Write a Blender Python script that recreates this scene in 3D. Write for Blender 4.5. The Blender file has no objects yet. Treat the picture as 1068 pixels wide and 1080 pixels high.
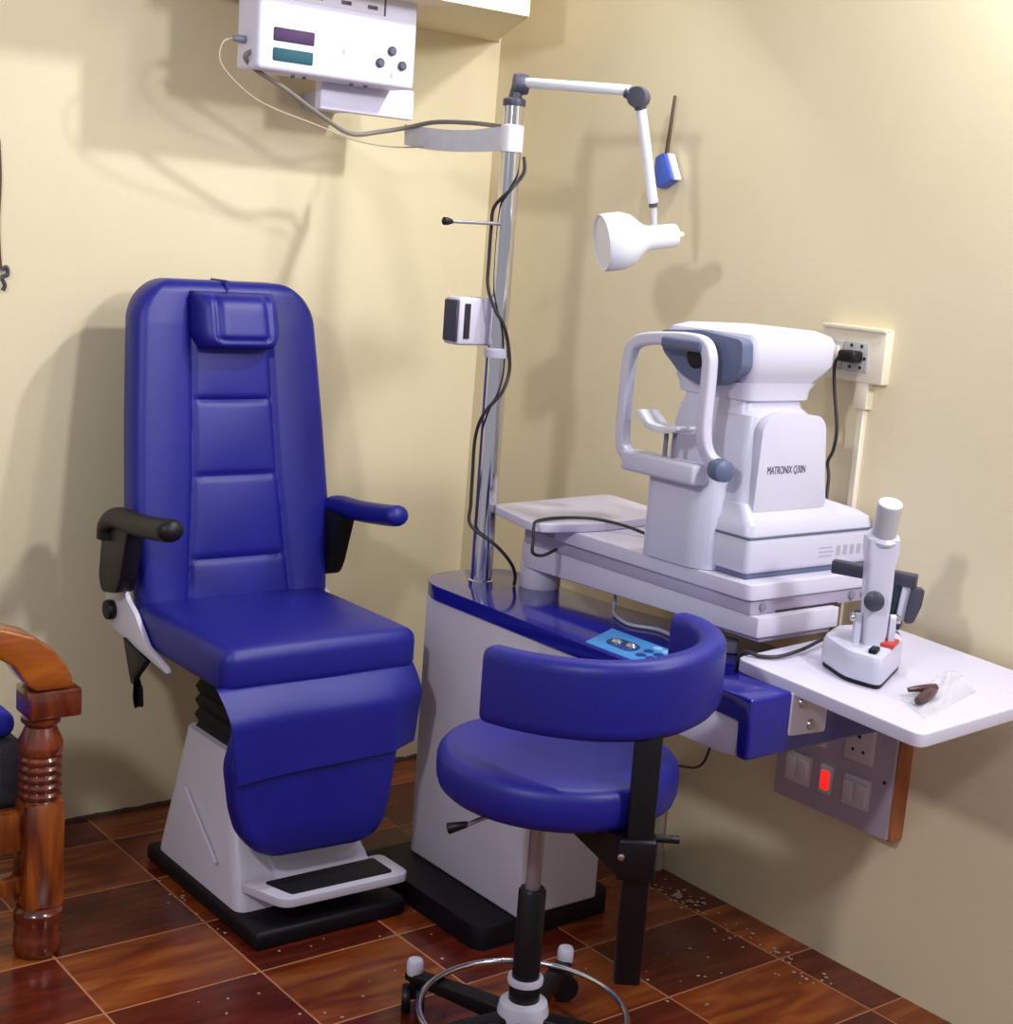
import bpy, bmesh, math, random
from mathutils import Vector, Matrix, noise
random.seed(7)
COL = bpy.context.scene.collection
PI = math.pi
V = Vector

# ------------------------------------------------------------------ materials
def lin(c):
    return tuple(((x/255)/12.92 if x/255 <= .04045 else ((x/255+.055)/1.055)**2.4) for x in c)

def mat(name, rgb, rough=.5, metal=0., spec=.5, coat=0., bump=0., bscale=200., var=0., vscale=6., rgb2=None, trans=0., alpha=1.):
    m = bpy.data.materials.new(name); m.use_nodes = True
    nt = m.node_tree; b = nt.nodes['Principled BSDF']
    c = lin(rgb)+(1,)
    b.inputs['Base Color'].default_value = c
    b.inputs['Roughness'].default_value = rough
    b.inputs['Metallic'].default_value = metal
    b.inputs['Specular IOR Level'].default_value = spec
    b.inputs['Coat Weight'].default_value = coat
    b.inputs['Coat Roughness'].default_value = .08
    b.inputs['Transmission Weight'].default_value = trans
    b.inputs['Alpha'].default_value = alpha
    tc = nt.nodes.new('ShaderNodeTexCoord')
    if var or rgb2:
        n = nt.nodes.new('ShaderNodeTexNoise'); n.inputs['Scale'].default_value = vscale; n.inputs['Detail'].default_value = 4
        nt.links.new(tc.outputs['Object'], n.inputs['Vector'])
        r = nt.nodes.new('ShaderNodeValToRGB')
        r.color_ramp.elements[0].position = .3; r.color_ramp.elements[1].position = .7
        r.color_ramp.elements[0].color = c
        r.color_ramp.elements[1].color = (lin(rgb2)+(1,)) if rgb2 else tuple(x*(1-var) for x in c[:3])+(1,)
        nt.links.new(n.outputs['Fac'], r.inputs['Fac']); nt.links.new(r.outputs['Color'], b.inputs['Base Color'])
    if bump:
        n = nt.nodes.new('ShaderNodeTexNoise'); n.inputs['Scale'].default_value = bscale; n.inputs['Detail'].default_value = 3
        nt.links.new(tc.outputs['Object'], n.inputs['Vector'])
        bp = nt.nodes.new('ShaderNodeBump'); bp.inputs['Strength'].default_value = bump; bp.inputs['Distance'].default_value = .002
        nt.links.new(n.outputs['Fac'], bp.inputs['Height']); nt.links.new(bp.outputs['Normal'], b.inputs['Normal'])
    return m

def emit_mat(name, rgb, strength, base=None):
    m = mat(name, base or rgb, .3)
    b = m.node_tree.nodes['Principled BSDF']
    b.inputs['Emission Color'].default_value = lin(rgb)+(1,)
    b.inputs['Emission Strength'].default_value = strength
    return m

M = {}
M['vinyl'] = mat('blue_vinyl', (22, 25, 132), .42, bump=.25, bscale=420, var=.12, vscale=9, spec=.45)
M['seam'] = mat('blue_piping', (26, 26, 120), .5)
M['blue_gloss'] = mat('blue_gloss_paint', (22, 23, 136), .14, coat=.4)
M['white'] = mat('white_paint', (208, 203, 220), .38, var=.03, vscale=5)
M['white_dirty'] = mat('white_cabinet_paint', (206, 200, 214), .42, var=.06, vscale=7)
M['plastic'] = mat('white_plastic', (204, 203, 222), .32, var=.02)
M['lampwhite'] = mat('lamp_white_enamel', (220, 222, 232), .25)
M['laminate'] = mat('white_laminate', (212, 208, 228), .3, var=.03, vscale=4)
M['rail'] = mat('grey_lavender_rail', (176, 168, 190), .4)
M['chartwhite'] = mat('chart_white', (214, 212, 236), .4)
M['black'] = mat('black_plastic', (13, 12, 18), .45, spec=.35)
M['blackmetal'] = mat('black_metal', (9, 8, 13), .4, spec=.35)
M['rubber'] = mat('black_rubber', (14, 13, 20), .65, spec=.3, bump=.3, bscale=300)
M['plinth'] = mat('black_plinth', (12, 10, 18), .55, spec=.3, bump=.2, bscale=250)
M['chrome'] = mat('chrome', (215, 215, 222), .12, metal=1)
M['steel'] = mat('grey_steel', (160, 158, 168), .3, metal=.65)
M['darkgrey'] = mat('dark_grey_plastic', (66, 66, 82), .4)
M['slate'] = mat('slate_blue_plastic', (92, 102, 134), .42)
M['midgrey'] = mat('mid_grey_plastic', (128, 128, 142), .4)
M['silver'] = mat('silver_grey_paint', (186, 188, 194), .35, metal=.1)
M['panelblue'] = mat('sky_blue_membrane', (72, 150, 222), .35)
M['panelink'] = mat('navy_print', (30, 60, 130), .4)
M['lilac'] = mat('pale_print', (150, 190, 235), .4)
M['red'] = mat('red_switch', (196, 60, 56), .3)
M['glow'] = emit_mat('red_neon', (255, 30, 24), 1.1)
M['ivory'] = mat('ivory_plastic', (228, 218, 196), .35)
M['sockgrey'] = mat('socket_grey', (176, 174, 172), .4)
M['slotdark'] = mat('socket_slots', (30, 28, 34), .5)
M['boardgrey'] = mat('lavender_board', (178, 168, 186), .35)
M['switchw'] = mat('switch_white', (214, 208, 216), .3)
M['cable'] = mat('black_cable', (40, 36, 40), .5)
M['greycable'] = mat('grey_cable', (120, 112, 104), .5)
M['palewire'] = mat('pale_wire', (176, 166, 146), .5)
M['clearwire'] = mat('whitish_wire', (176, 178, 206), .4)
M['tape'] = mat('white_tape', (226, 226, 234), .35)
M['tapeclear'] = mat('translucent_tape', (214, 216, 228), .3, var=.1, vscale=30, alpha=.85)
M['purple'] = mat('purple_strip', (70, 46, 84), .6, spec=.2)
M['teal'] = mat('teal_strip', (34, 82, 96), .6, spec=.2)
M['ink'] = mat('dark_print', (70, 68, 86), .5)
M['printgrey'] = mat('grey_print', (170, 166, 186), .5)
M['brown'] = mat('brown_stick', (84, 60, 44), .6)
M['pouch'] = mat('blue_pouch', (62, 92, 190), .4)
M['brownclip'] = mat('brown_plastic', (78, 52, 54), .35)
M['chip'] = mat('pale_chips', (196, 180, 160), .8)
M['cushion'] = mat('charcoal_fabric', (46, 44, 50), .8, bump=.4, bscale=150, rgb2=(60, 58, 64), vscale=40)
M['cushblue'] = mat('blue_fabric', (30, 36, 170), .6)
M['teallens'] = mat('dark_teal_metal', (44, 66, 80), .35, metal=.3)
M['glass'] = mat('lamp_glass', (200, 205, 210), .2)

def wood(name, a, b, rough, coat, sx=(1, 1, 1), scale=9.):
    m = mat(name, a, rough, coat=coat)
    nt = m.node_tree; bs = nt.nodes['Principled BSDF']
    tc = nt.nodes.new('ShaderNodeTexCoord'); mp = nt.nodes.new('ShaderNodeMapping'); mp.inputs['Scale'].default_value = sx
    n = nt.nodes.new('ShaderNodeTexNoise'); n.inputs['Scale'].default_value = scale; n.inputs['Detail'].default_value = 6
    n.inputs['Distortion'].default_value = 1.2
    r = nt.nodes.new('ShaderNodeValToRGB')
    r.color_ramp.elements[0].position = .36; r.color_ramp.elements[1].position = .66
    r.color_ramp.elements[0].color = lin(a)+(1,); r.color_ramp.elements[1].color = lin(b)+(1,)
    nt.links.new(tc.outputs['Object'], mp.inputs[0]); nt.links.new(mp.outputs[0], n.inputs['Vector'])
    nt.links.new(n.outputs['Fac'], r.inputs['Fac']); nt.links.new(r.outputs['Color'], bs.inputs['Base Color'])
    return m
M['wood'] = wood('lacquered_teak', (78, 28, 10), (164, 84, 20), .25, .6, (1, 1, .25), 14)
M['woodred'] = wood('lacquered_turned_teak', (76, 26, 14), (124, 52, 20), .22, .7, (1, 1, .6), 12)
M['woodlight'] = wood('lacquered_light_teak', (130, 60, 14), (178, 100, 30), .25, .6, (.3, 1, 1), 14)
M['frame'] = wood('board_timber', (150, 80, 44), (178, 108, 62), .5, .1, (1, 1, .3), 20)

def wall_mat(name, rgb):
    m = mat(name, rgb, .62, spec=.3)
    nt = m.node_tree; b = nt.nodes['Principled BSDF']; tc = nt.nodes.new('ShaderNodeTexCoord')
    n = nt.nodes.new('ShaderNodeTexNoise'); n.inputs['Scale'].default_value = 2.2; n.inputs['Detail'].default_value = 5
    r = nt.nodes.new('ShaderNodeValToRGB'); r.color_ramp.elements[0].position = .3; r.color_ramp.elements[1].position = .75
    c = lin(rgb)
    r.color_ramp.elements[0].color = tuple(x*.95 for x in c)+(1,)
    r.color_ramp.elements[1].color = (c[0]*1.02, c[1]*1.02, c[2]*1.05, 1)
    nt.links.new(tc.outputs['Object'], n.inputs['Vector']); nt.links.new(n.outputs['Fac'], r.inputs['Fac']); nt.links.new(r.outputs['Color'], b.inputs['Base Color'])
    n2 = nt.nodes.new('ShaderNodeTexNoise'); n2.inputs['Scale'].default_value = 60; n2.inputs['Detail'].default_value = 6
    bp = nt.nodes.new('ShaderNodeBump'); bp.inputs['Strength'].default_value = .12; bp.inputs['Distance'].default_value = .004
    nt.links.new(tc.outputs['Object'], n2.inputs['Vector']); nt.links.new(n2.outputs['Fac'], bp.inputs['Height']); nt.links.new(bp.outputs['Normal'], b.inputs['Normal'])
    return m
M['wall'] = wall_mat('cream_wall_paint', (226, 213, 178))

def floor_mat():
    m = bpy.data.materials.new('glazed_floor_tiles'); m.use_nodes = True
    nt = m.node_tree; b = nt.nodes['Principled BSDF']; N = nt.nodes.new; Lk = nt.links.new
    tc = N('ShaderNodeTexCoord'); sep = N('ShaderNodeSeparateXYZ'); Lk(tc.outputs['Object'], sep.inputs[0])
    def math_(op, a, c=None, v=None):
        n = N('ShaderNodeMath'); n.operation = op
        if hasattr(a, 'links'): Lk(a, n.inputs[0])
        else: n.inputs[0].default_value = a
        if c is not None:
            if hasattr(c, 'links'): Lk(c, n.inputs[1])
            else: n.inputs[1].default_value = c
        return n.outputs[0]
    tx = math_('DIVIDE', math_('ADD', sep.outputs[0], 1.138), .344)
    ty = math_('DIVIDE', math_('ADD', sep.outputs[1], .4178), .26)
    ix, iy = math_('FLOOR', tx), math_('FLOOR', ty)
    fx, fy = math_('FRACT', tx), math_('FRACT', ty)
    ex = math_('MULTIPLY', math_('MINIMUM', fx, math_('SUBTRACT', 1., fx)), .344)
    ey = math_('MULTIPLY', math_('MINIMUM', fy, math_('SUBTRACT', 1., fy)), .26)
    e = math_('MINIMUM', ex, ey)
    grout = math_('LESS_THAN', e, .0022)
    par = math_('ABSOLUTE', math_('MODULO', math_('ADD', ix, iy), 2.))
    cmb = N('ShaderNodeCombineXYZ'); Lk(ix, cmb.inputs[0]); Lk(iy, cmb.inputs[1])
    wn = N('ShaderNodeTexWhiteNoise'); wn.noise_dimensions = '3D'; Lk(cmb.outputs[0], wn.inputs['Vector'])
    # streaks run along the tile's diagonal, offset tile by tile
    vadd = N('ShaderNodeVectorMath'); vadd.operation = 'MULTIPLY_ADD'
    Lk(wn.outputs['Color'], vadd.inputs[0]); vadd.inputs[1].default_value = (7, 7, 7); Lk(tc.outputs['Object'], vadd.inputs[2])
    mp = N('ShaderNodeMapping'); mp.inputs['Rotation'].default_value = (0, 0, math.radians(38)); mp.inputs['Scale'].default_value = (4, 22, 1)
    Lk(vadd.outputs[0], mp.inputs[0])
    ns = N('ShaderNodeTexNoise'); ns.inputs['Scale'].default_value = 1.; ns.inputs['Detail'].default_value = 5; ns.inputs['Distortion'].default_value = .8
    Lk(mp.outputs[0], ns.inputs['Vector'])
    def ramp(a, c, d):
        r = N('ShaderNodeValToRGB'); r.color_ramp.elements[0].position = .3; r.color_ramp.elements[1].position = .72
        r.color_ramp.elements[0].color = lin(a)+(1,); r.color_ramp.elements[1].color = lin(d)+(1,)
        k = r.color_ramp.elements.new(.5); k.color = lin(c)+(1,)
        Lk(ns.outputs['Fac'], r.inputs[0]); return r.outputs[0]
    orange = ramp((100, 38, 15), (130, 60, 23), (156, 88, 38))
    maroon = ramp((72, 21, 13), (92, 32, 18), (114, 46, 26))
    mx = N('ShaderNodeMix'); mx.data_type = 'RGBA'; Lk(par, mx.inputs['Factor']); Lk(maroon, mx.inputs['A']); Lk(orange, mx.inputs['B'])
    hs = N('ShaderNodeHueSaturation'); Lk(mx.outputs['Result'], hs.inputs['Color'])
    mr = N('ShaderNodeMapRange'); mr.inputs['To Min'].default_value = .8; mr.inputs['To Max'].default_value = 1.15
    Lk(wn.outputs['Value'], mr.inputs['Value']); Lk(mr.outputs['Result'], hs.inputs['Value'])
    mg = N('ShaderNodeMix'); mg.data_type = 'RGBA'; Lk(grout, mg.inputs['Factor']); Lk(hs.outputs[0], mg.inputs['A']); mg.inputs['B'].default_value = lin((176, 116, 78))+(1,)
    Lk(mg.outputs['Result'], b.inputs['Base Color'])
    rg = N('ShaderNodeMapRange'); Lk(grout, rg.inputs['Value']); rg.inputs['To Min'].default_value = .22; rg.inputs['To Max'].default_value = .8
    Lk(rg.outputs['Result'], b.inputs['Roughness'])
    b.inputs['Specular IOR Level'].default_value = .4
    return m
M['floor'] = floor_mat()

# ------------------------------------------------------------------ object helpers
def finish(bm, smooth=True, angle=38):
    bmesh.ops.remove_doubles(bm, verts=bm.verts, dist=1e-6)
    bmesh.ops.recalc_face_normals(bm, faces=bm.faces)
    return bm

def link(name, bm, m, origin, smooth=True, angle=38):
    finish(bm)
    me = bpy.data.meshes.new(name)
    for v in bm.verts: v.co -= origin
    bm.to_mesh(me); bm.free()
    me.materials.append(M[m] if isinstance(m, str) else m)
    if smooth:
        for p in me.polygons: p.use_smooth = True
        me.set_sharp_from_angle(angle=math.radians(angle))
    o = bpy.data.objects.new(name, me); COL.objects.link(o)
    return o

ORG = {}
def part(name, bm, m, parent, label=None, **k):
    o = link(name, bm, m, ORG[parent.name], **k)
    o.parent = parent; ORG[o.name] = ORG[parent.name]
    if label: o['label'] = label
    return o

def tag(o, label, cat, group=None, kind=None):
    if label: o['label'] = label
    if cat: o['category'] = cat
    if group: o['group'] = group
    if kind: o['kind'] = kind
    return o

def thing(name, loc, label, cat, group=None):
    o = bpy.data.objects.new(name, None); COL.objects.link(o); o.location = loc
    o.empty_display_size = .05
    ORG[o.name] = V(loc)
    return tag(o, label, cat, group)

def solo(name, bm, m, loc, label, cat, group=None, kind=None, **k):
    o = link(name, bm, m, V(loc), **k); o.location = loc; ORG[o.name] = V(loc)
    return tag(o, label, cat, group, kind)

def struct(name, bm, m, **k):
    o = link(name, bm, m, V((0, 0, 0)), **k); o['kind'] = 'structure'; return o

# ------------------------------------------------------------------ shape helpers
def box(lo, hi, bev=0., seg=3, bm=None, mtx=None):
    b2 = bmesh.new()
    bmesh.ops.create_cube(b2, size=1)
    for v in b2.verts:
        v.co = V([lo[i]+(v.co[i]+.5)*(hi[i]-lo[i]) for i in range(3)])
    if bev:
        bmesh.ops.bevel(b2, geom=b2.edges[:], offset=bev, segments=seg, profile=.5, affect='EDGES', clamp_overlap=True)
    if mtx: bmesh.ops.transform(b2, matrix=mtx, verts=b2.verts)
    return merge(bm, b2)

def merge(bm, b2):
    if bm is None: return b2
    me = bpy.data.meshes.new('tmp'); b2.to_mesh(me); b2.free(); bm.from_mesh(me); bpy.data.meshes.remove(me)
    return bm

def prism(poly, lo, hi, axis='z', bev=0., seg=3, bm=None, mtx=None):
    """poly: 2-D outline; extruded along axis from lo to hi."""
    b2 = bmesh.new()
    def mk(p, t):
        return {'z': (p[0], p[1], t), 'y': (p[0], t, p[1]), 'x': (t, p[0], p[1])}[axis]
    a = [b2.verts.new(mk(p, lo)) for p in poly]; c = [b2.verts.new(mk(p, hi)) for p in poly]
    b2.faces.new(a); b2.faces.new(c[::-1])
    n = len(poly)
    for i in range(n): b2.faces.new((a[i], c[i], c[(i+1) % n], a[(i+1) % n]))
    bmesh.ops.recalc_face_normals(b2, faces=b2.faces)
    if bev:
        bmesh.ops.bevel(b2, geom=b2.edges[:], offset=bev, segments=seg, profile=.5, affect='EDGES', clamp_overlap=True)
    if mtx: bmesh.ops.transform(b2, matrix=mtx, verts=b2.verts)
    return merge(bm, b2)

def rpoly(pts, r, seg=5):
    """round the corners of a 2-D outline"""
    out = []; n = len(pts)
    for i in range(n):
        p0, p, p1 = V(pts[i-1]), V(pts[i]), V(pts[(i+1) % n])
        d0 = (p0-p); d1 = (p1-p)
        rr = r[i] if isinstance(r, (list, tuple)) else r
        k = min(rr, d0.length*.49, d1.length*.49)
        a = p+d0.normalized()*k; b = p+d1.normalized()*k
        for j in range(seg+1):
            t = j/seg
            out.append(tuple(a*(1-t)**2+p*2*t*(1-t)+b*t*t))
    return out

def frame_axes(d):
    d = d.normalized(); up = V((0, 0, 1)) if abs(d.z) < .95 else V((1, 0, 0))
    x = up.cross(d).normalized(); return x, d.cross(x)

def lathe(prof, base, axis=(0, 0, 1), seg=28, bm=None):
    """prof: list of (radius, height) along axis from base"""
    b2 = bmesh.new(); base = V(base); d = V(axis).normalized(); x, y = frame_axes(d)
    rings = []
    for r, h in prof:
        if r < 1e-5: rings.append([b2.verts.new(base+d*h)])
        else: rings.append([b2.verts.new(base+d*h+(x*math.cos(2*PI*i/seg)+y*math.sin(2*PI*i/seg))*r) for i in range(seg)])
    for A, B in zip(rings, rings[1:]):
        for i in range(seg):
            j = (i+1) % seg
            if len(A) == 1 and len(B) == 1: break
            if len(A) == 1: b2.faces.new((A[0], B[j], B[i]))
            elif len(B) == 1: b2.faces.new((A[i], A[j], B[0]))
            else: b2.faces.new((A[i], A[j], B[j], B[i]))
    if len(rings[0]) > 1: b2.faces.new(rings[0])
    if len(rings[-1]) > 1: b2.faces.new(rings[-1][::-1])
    return merge(bm, b2)

def rod(a, b, r, bev=.0, seg=20, bm=None, r2=None):
    a, b = V(a), V(b); L = (b-a).length; r2 = r if r2 is None else r2
    if bev: pr = [(max(r-bev, 1e-4), 0), (r-bev*.3, bev*.3), (r, bev), (r2, L-bev), (r2-bev*.3, L-bev*.3), (max(r2-bev, 1e-4), L)]
    else: pr = [(r, 0), (r2, L)]
    return lathe(pr, a, b-a, seg, bm)

def spline(pts, n=10, closed=False):
    P = [V(p) for p in pts]; out = []
    N = len(P); rng = range(N if closed else N-1)
    for i in rng:
        if closed: p0, p1, p2, p3 = P[i-1], P[i], P[(i+1) % N], P[(i+2) % N]
        else: p0, p1, p2, p3 = P[max(i-1, 0)], P[i], P[i+1], P[min(i+2, N-1)]
        for k in range(n):
            t = k/n
            out.append(.5*((2*p1)+(p2-p0)*t+(2*p0-5*p1+4*p2-p3)*t*t+(3*p1-p0-3*p2+p3)*t**3))
    if not closed: out.append(P[-1])
    return out

def tube(pts, r, n=8, seg=8, smooth=True, closed=False, bm=None):
    path = spline(pts, n, closed) if smooth else [V(p) for p in pts]
    b2 = bmesh.new(); rings = []; N = len(path); ref = None
    for i, p in enumerate(path):
        if closed: d = path[(i+1) % N]-path[i-1]
        else: d = path[min(i+1, N-1)]-path[max(i-1, 0)]
        d.normalize()
        if ref is None: x, y = frame_axes(d)
        else:
            x = ref-d*ref.dot(d); x.normalize(); y = d.cross(x)
        ref = x
        rad = r(i/(N-1)) if callable(r) else r
        rings.append([b2.verts.new(p+(x*math.cos(2*PI*k/seg)+y*math.sin(2*PI*k/seg))*rad) for k in range(seg)])
    R = rings+[rings[0]] if closed else rings
    for A, B in zip(R, R[1:]):
        for k in range(seg): b2.faces.new((A[k], A[(k+1) % seg], B[(k+1) % seg], B[k]))
    if not closed:
        b2.faces.new(rings[0][::-1]); b2.faces.new(rings[-1])
    return merge(bm, b2)

def sweep(path, sect, side_of=None, caps=True, bm=None):
    """sect(i, t) -> list of (a, b): a along the horizontal side vector, b along z"""
    b2 = bmesh.new(); N = len(path); rings = []
    for i, p in enumerate(path):
        d = path[min(i+1, N-1)]-path[max(i-1, 0)]; d.z = 0; d.normalize()
        s = V((d.y, -d.x, 0))
        rings.append([b2.verts.new(p+s*a+V((0, 0, b))) for a, b in sect(i, i/(N-1))])
    n = len(rings[0])
    for A, B in zip(rings, rings[1:]):
        for k in range(n): b2.faces.new((A[k], A[(k+1) % n], B[(k+1) % n], B[k]))
    if caps:
        b2.faces.new(rings[0][::-1]); b2.faces.new(rings[-1])
    return merge(bm, b2)

def loft(rings, caps=True, bm=None):
    b2 = bmesh.new(); R = [[b2.verts.new(p) for p in r] for r in rings]; n = len(R[0])
    for A, B in zip(R, R[1:]):
        for k in range(n): b2.faces.new((A[k], A[(k+1) % n], B[(k+1) % n], B[k]))
    if caps: b2.faces.new(R[0][::-1]); b2.faces.new(R[-1])
    return merge(bm, b2)

def rect_ring(x0, x1, y0, y1, z, r=.01, seg=4):
    return [(p[0], p[1], z) for p in rpoly([(x0, y0), (x1, y0), (x1, y1), (x0, y1)], r, seg)]

def interp(x, xs, ys):
    if x <= xs[0]: return ys[0]
    for a, b, c, d in zip(xs, xs[1:], ys, ys[1:]):
        if x <= b:
            t = (x-a)/(b-a); t = t*t*(3-2*t) if False else t
            return c+(d-c)*t
    return ys[-1]

def rot_about(c, ang, axis='Z'):
    c = V(c); return Matrix.Translation(c) @ Matrix.Rotation(ang, 4, axis) @ Matrix.Translation(-c)

# ------------------------------------------------------------------ the room
struct('floor', box((-3.6, -4.6, -.06), (.12, .12, 0)), 'floor', smooth=False)
struct('wall_back', box((-3.6, 0, -.06), (.12, .12, 2.8)), 'wall', smooth=False)
bm = box((.0, -4.6, -.06), (.14, 0, 2.8))
for v in bm.verts:                       # the right wall is slightly out of plumb
    if v.co.x < .1: v.co.x += .012*max(v.co.z, 0)
struct('wall_right', bm, 'wall', smooth=False)
struct('trim_1', prism([(.02, 0), (-.012, -.04), (-.245, -.47), (-.95, -.47), (-.95, 0)], 2.09, 2.45, 'z'), 'wall', smooth=False)

bm = bmesh.new(); lo = []; hi = []; fr = []
for i in range(181):
    x = -1.8+i*.01
    h = .008+.010*abs(noise.noise(V((x*14, 3.1, 0))))+.004*abs(noise.noise(V((x*60, 1, 0))))
    hi.append(bm.verts.new((x, .002, h))); fr.append(bm.verts.new((x, -.004-.4*h, h*.6))); lo.append(bm.verts.new((x, -.006-.5*h, -.002)))
for i in range(180):
    bm.faces.new((hi[i], hi[i+1], fr[i+1], fr[i])); bm.faces.new((fr[i], fr[i+1], lo[i+1], lo[i]))
struct('baseboard_back', bm, mat('cement_joint', (70, 50, 40), .9), smooth=False)

# ------------------------------------------------------------------ examination chair
XC = -.915
ch = thing('examination_chair', (XC, -.55, 0), 'tall royal blue vinyl examination chair with headrest, armrests and white pedestal', 'chair')
part('base_plate', box((-1.11, -.862, 0), (-.72, -.30, .042), .012), 'plinth', ch)
rings = []
for t, z in ((0, .042), (.03, .06), (.5, .2), (1, .352)):
    a = lambda p, q: p+(q-p)*t
    rings.append(rect_ring(a(-1.098, -1.045), a(-.732, -.785), a(-.755, -.575), a(-.335, -.355), z, .03))
bm = loft(rings)
part('pedestal', bm, 'white', ch)
bm = tube([(-1.074, -.43, .222), (-1.085, -.53, .172), (-1.094, -.635, .115)], .004, 4, 6)
part('pedestal_crease', bm, 'white', ch)
rings = []
for i in range(13):
    z = .345+i*.0175; k = .008 if i % 2 else 0
    rings.append(rect_ring(-1.03+k, -.80-k, -.555+k, -.36-k, z, .02))
part('bellows', loft(rings), 'rubber', ch)
# seat
bm = box((-1.163, -.772, .552), (-.667, -.31, .655), .03, 4)
bmesh.ops.subdivide_edges(bm, edges=[e for e in bm.edges if e.calc_length() > .1], cuts=6, use_grid_fill=True)
for v in bm.verts:
    if v.co.z > .64: v.co.z += .010*math.cos((v.co.x-XC)/.25*PI/2)*math.cos((v.co.y+.54)/.24*PI/2)
seat = part('seat', bm, 'vinyl', ch)

# backrest with stitched panels
XB = XC+.016
def back_w(z):
    w = interp(z, (.60, .72, .85, 1.07, 1.25, 1.40), (.246, .256, .266, .257, .246, .236))
    r = .10
    if z > 1.40-r: w = w-r+math.sqrt(max(r*r-(z-1.40+r)**2, 0))
    return w
def back_y(z): return interp(z, (.60, .68, 1.40), (-.345, -.33, -.212))
NU, NV = 110, 130
bm = bmesh.new(); F = []; B = []
def gauss(d, s): return math.exp(-(d/s)**2)
for j in range(NV+1):
    tv = j/NV
    z = .60+.80*(1-(1-tv)**1.25)
    w = back_w(z); rf = []; rb = []
    ev = min((1.40-z)/.03, 1); ev = math.sqrt(max(1-(1-ev)**2, 0))
    for i in range(NU+1):
        u = -1+2*i/NU; x = u*w
        eu = min((1-abs(u))*w/.03, 1); eu = math.sqrt(max(1-(1-eu)**2, 0))
        s = interp(z, (.60, .745, .94, 1.12, 1.37), (.140, .129, .113, .106, .101))
        g = 0
        dx = abs(x)-s
        if z < 1.36: g += .006*gauss(dx, .007)
        if dx < 0:
            q = min(-dx/.02, 1)
            for zz in (.745, .94, 1.12): g += .007*gauss(z-zz, .006)*q
            # padding between the seams
            for z0, z1 in ((.60, .745), (.745, .94), (.94, 1.12), (1.12, 1.36)):
                if z0 < z < z1: g -= .008*math.sin((z-z0)/(z1-z0)*PI)**.6*math.cos(x/s*PI/2)**.5
        else:
            g -= .008*math.sin(min(dx/(max(w-s, .01)), 1)*PI)**.8*min(1, (1.40-z)/.1)
        y = back_y(z)
        rf.append(bm.verts.new((XB+x, y+.028*(1-min(eu, ev))+g, z-.0)))
        rb.append(bm.verts.new((XB+x*.985, y+.085-.018*(1-min(eu, ev)), z)))
    F.append(rf); B.append(rb)
for j in range(NV):
    for i in range(NU):
        bm.faces.new((F[j][i], F[j][i+1], F[j+1][i+1], F[j+1][i]))
        bm.faces.new((B[j][i+1], B[j][i], B[j+1][i], B[j+1][i+1]))
    bm.faces.new((F[j][0], F[j+1][0], B[j+1][0], B[j][0]))
    bm.faces.new((F[j+1][NU], F[j][NU], B[j][NU], B[j+1][NU]))
for i in range(NU):
    bm.faces.new((F[0][i+1], F[0][i], B[0][i], B[0][i+1]))
    bm.faces.new((F[NV][i], F[NV][i+1], B[NV][i+1], B[NV][i]))
part('backrest', bm, 'vinyl', ch, angle=60)
# headrest pillow: padded block with a pressed-in centre panel
bm = bmesh.new(); F = []
n1, n2 = 40, 28
for side in (0, 1):
    G = []
    for j in range(n2+1):
        row = []
        for i in range(n1+1):
            u = -1+2*i/n1; w = -1+2*j/n2
            e = max(0, 1-abs(u)**5)**.4*max(0, 1-abs(w)**5)**.4
            hw = .108+.010*w*-.2
            if w < -.2: hw -= .018*((-w-.2)/.8)**2
            zz = 1.309+.067*w
            yb = back_y(zz)
            if side == 0:
                groove = .007*(gauss(abs(u)-.62, .07) if w > -.62 else 0)+.007*(gauss(w+.62, .09) if abs(u) < .62 else 0)
                y = yb-.012-.058*e*(1.05-.12*w)+groove
            else: y = yb+.012
            row.append(bm.verts.new((XB+.002+u*hw, y, zz)))
        G.append(row)
    F.append(G)
A, Bk = F
for j in range(n2):
    for i in range(n1):
        bm.faces.new((A[j][i], A[j][i+1], A[j+1][i+1], A[j+1][i])); bm.faces.new((Bk[j][i+1], Bk[j][i], Bk[j+1][i], Bk[j+1][i+1]))
for j in range(n2):
    bm.faces.new((A[j][0], A[j+1][0], Bk[j+1][0], Bk[j][0])); bm.faces.new((A[j+1][n1], A[j][n1], Bk[j][n1], Bk[j+1][n1]))
for i in range(n1):
    bm.faces.new((A[0][i+1], A[0][i], Bk[0][i], Bk[0][i+1])); bm.faces.new((A[n2][i], A[n2][i+1], Bk[n2][i+1], Bk[n2][i]))
hr = part('headrest', bm, 'vinyl', ch, angle=70)
part('strap', box((XB-.010, -.216, 1.372), (XB-.002, -.13, 1.404), .003), 'seam', hr)
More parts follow.
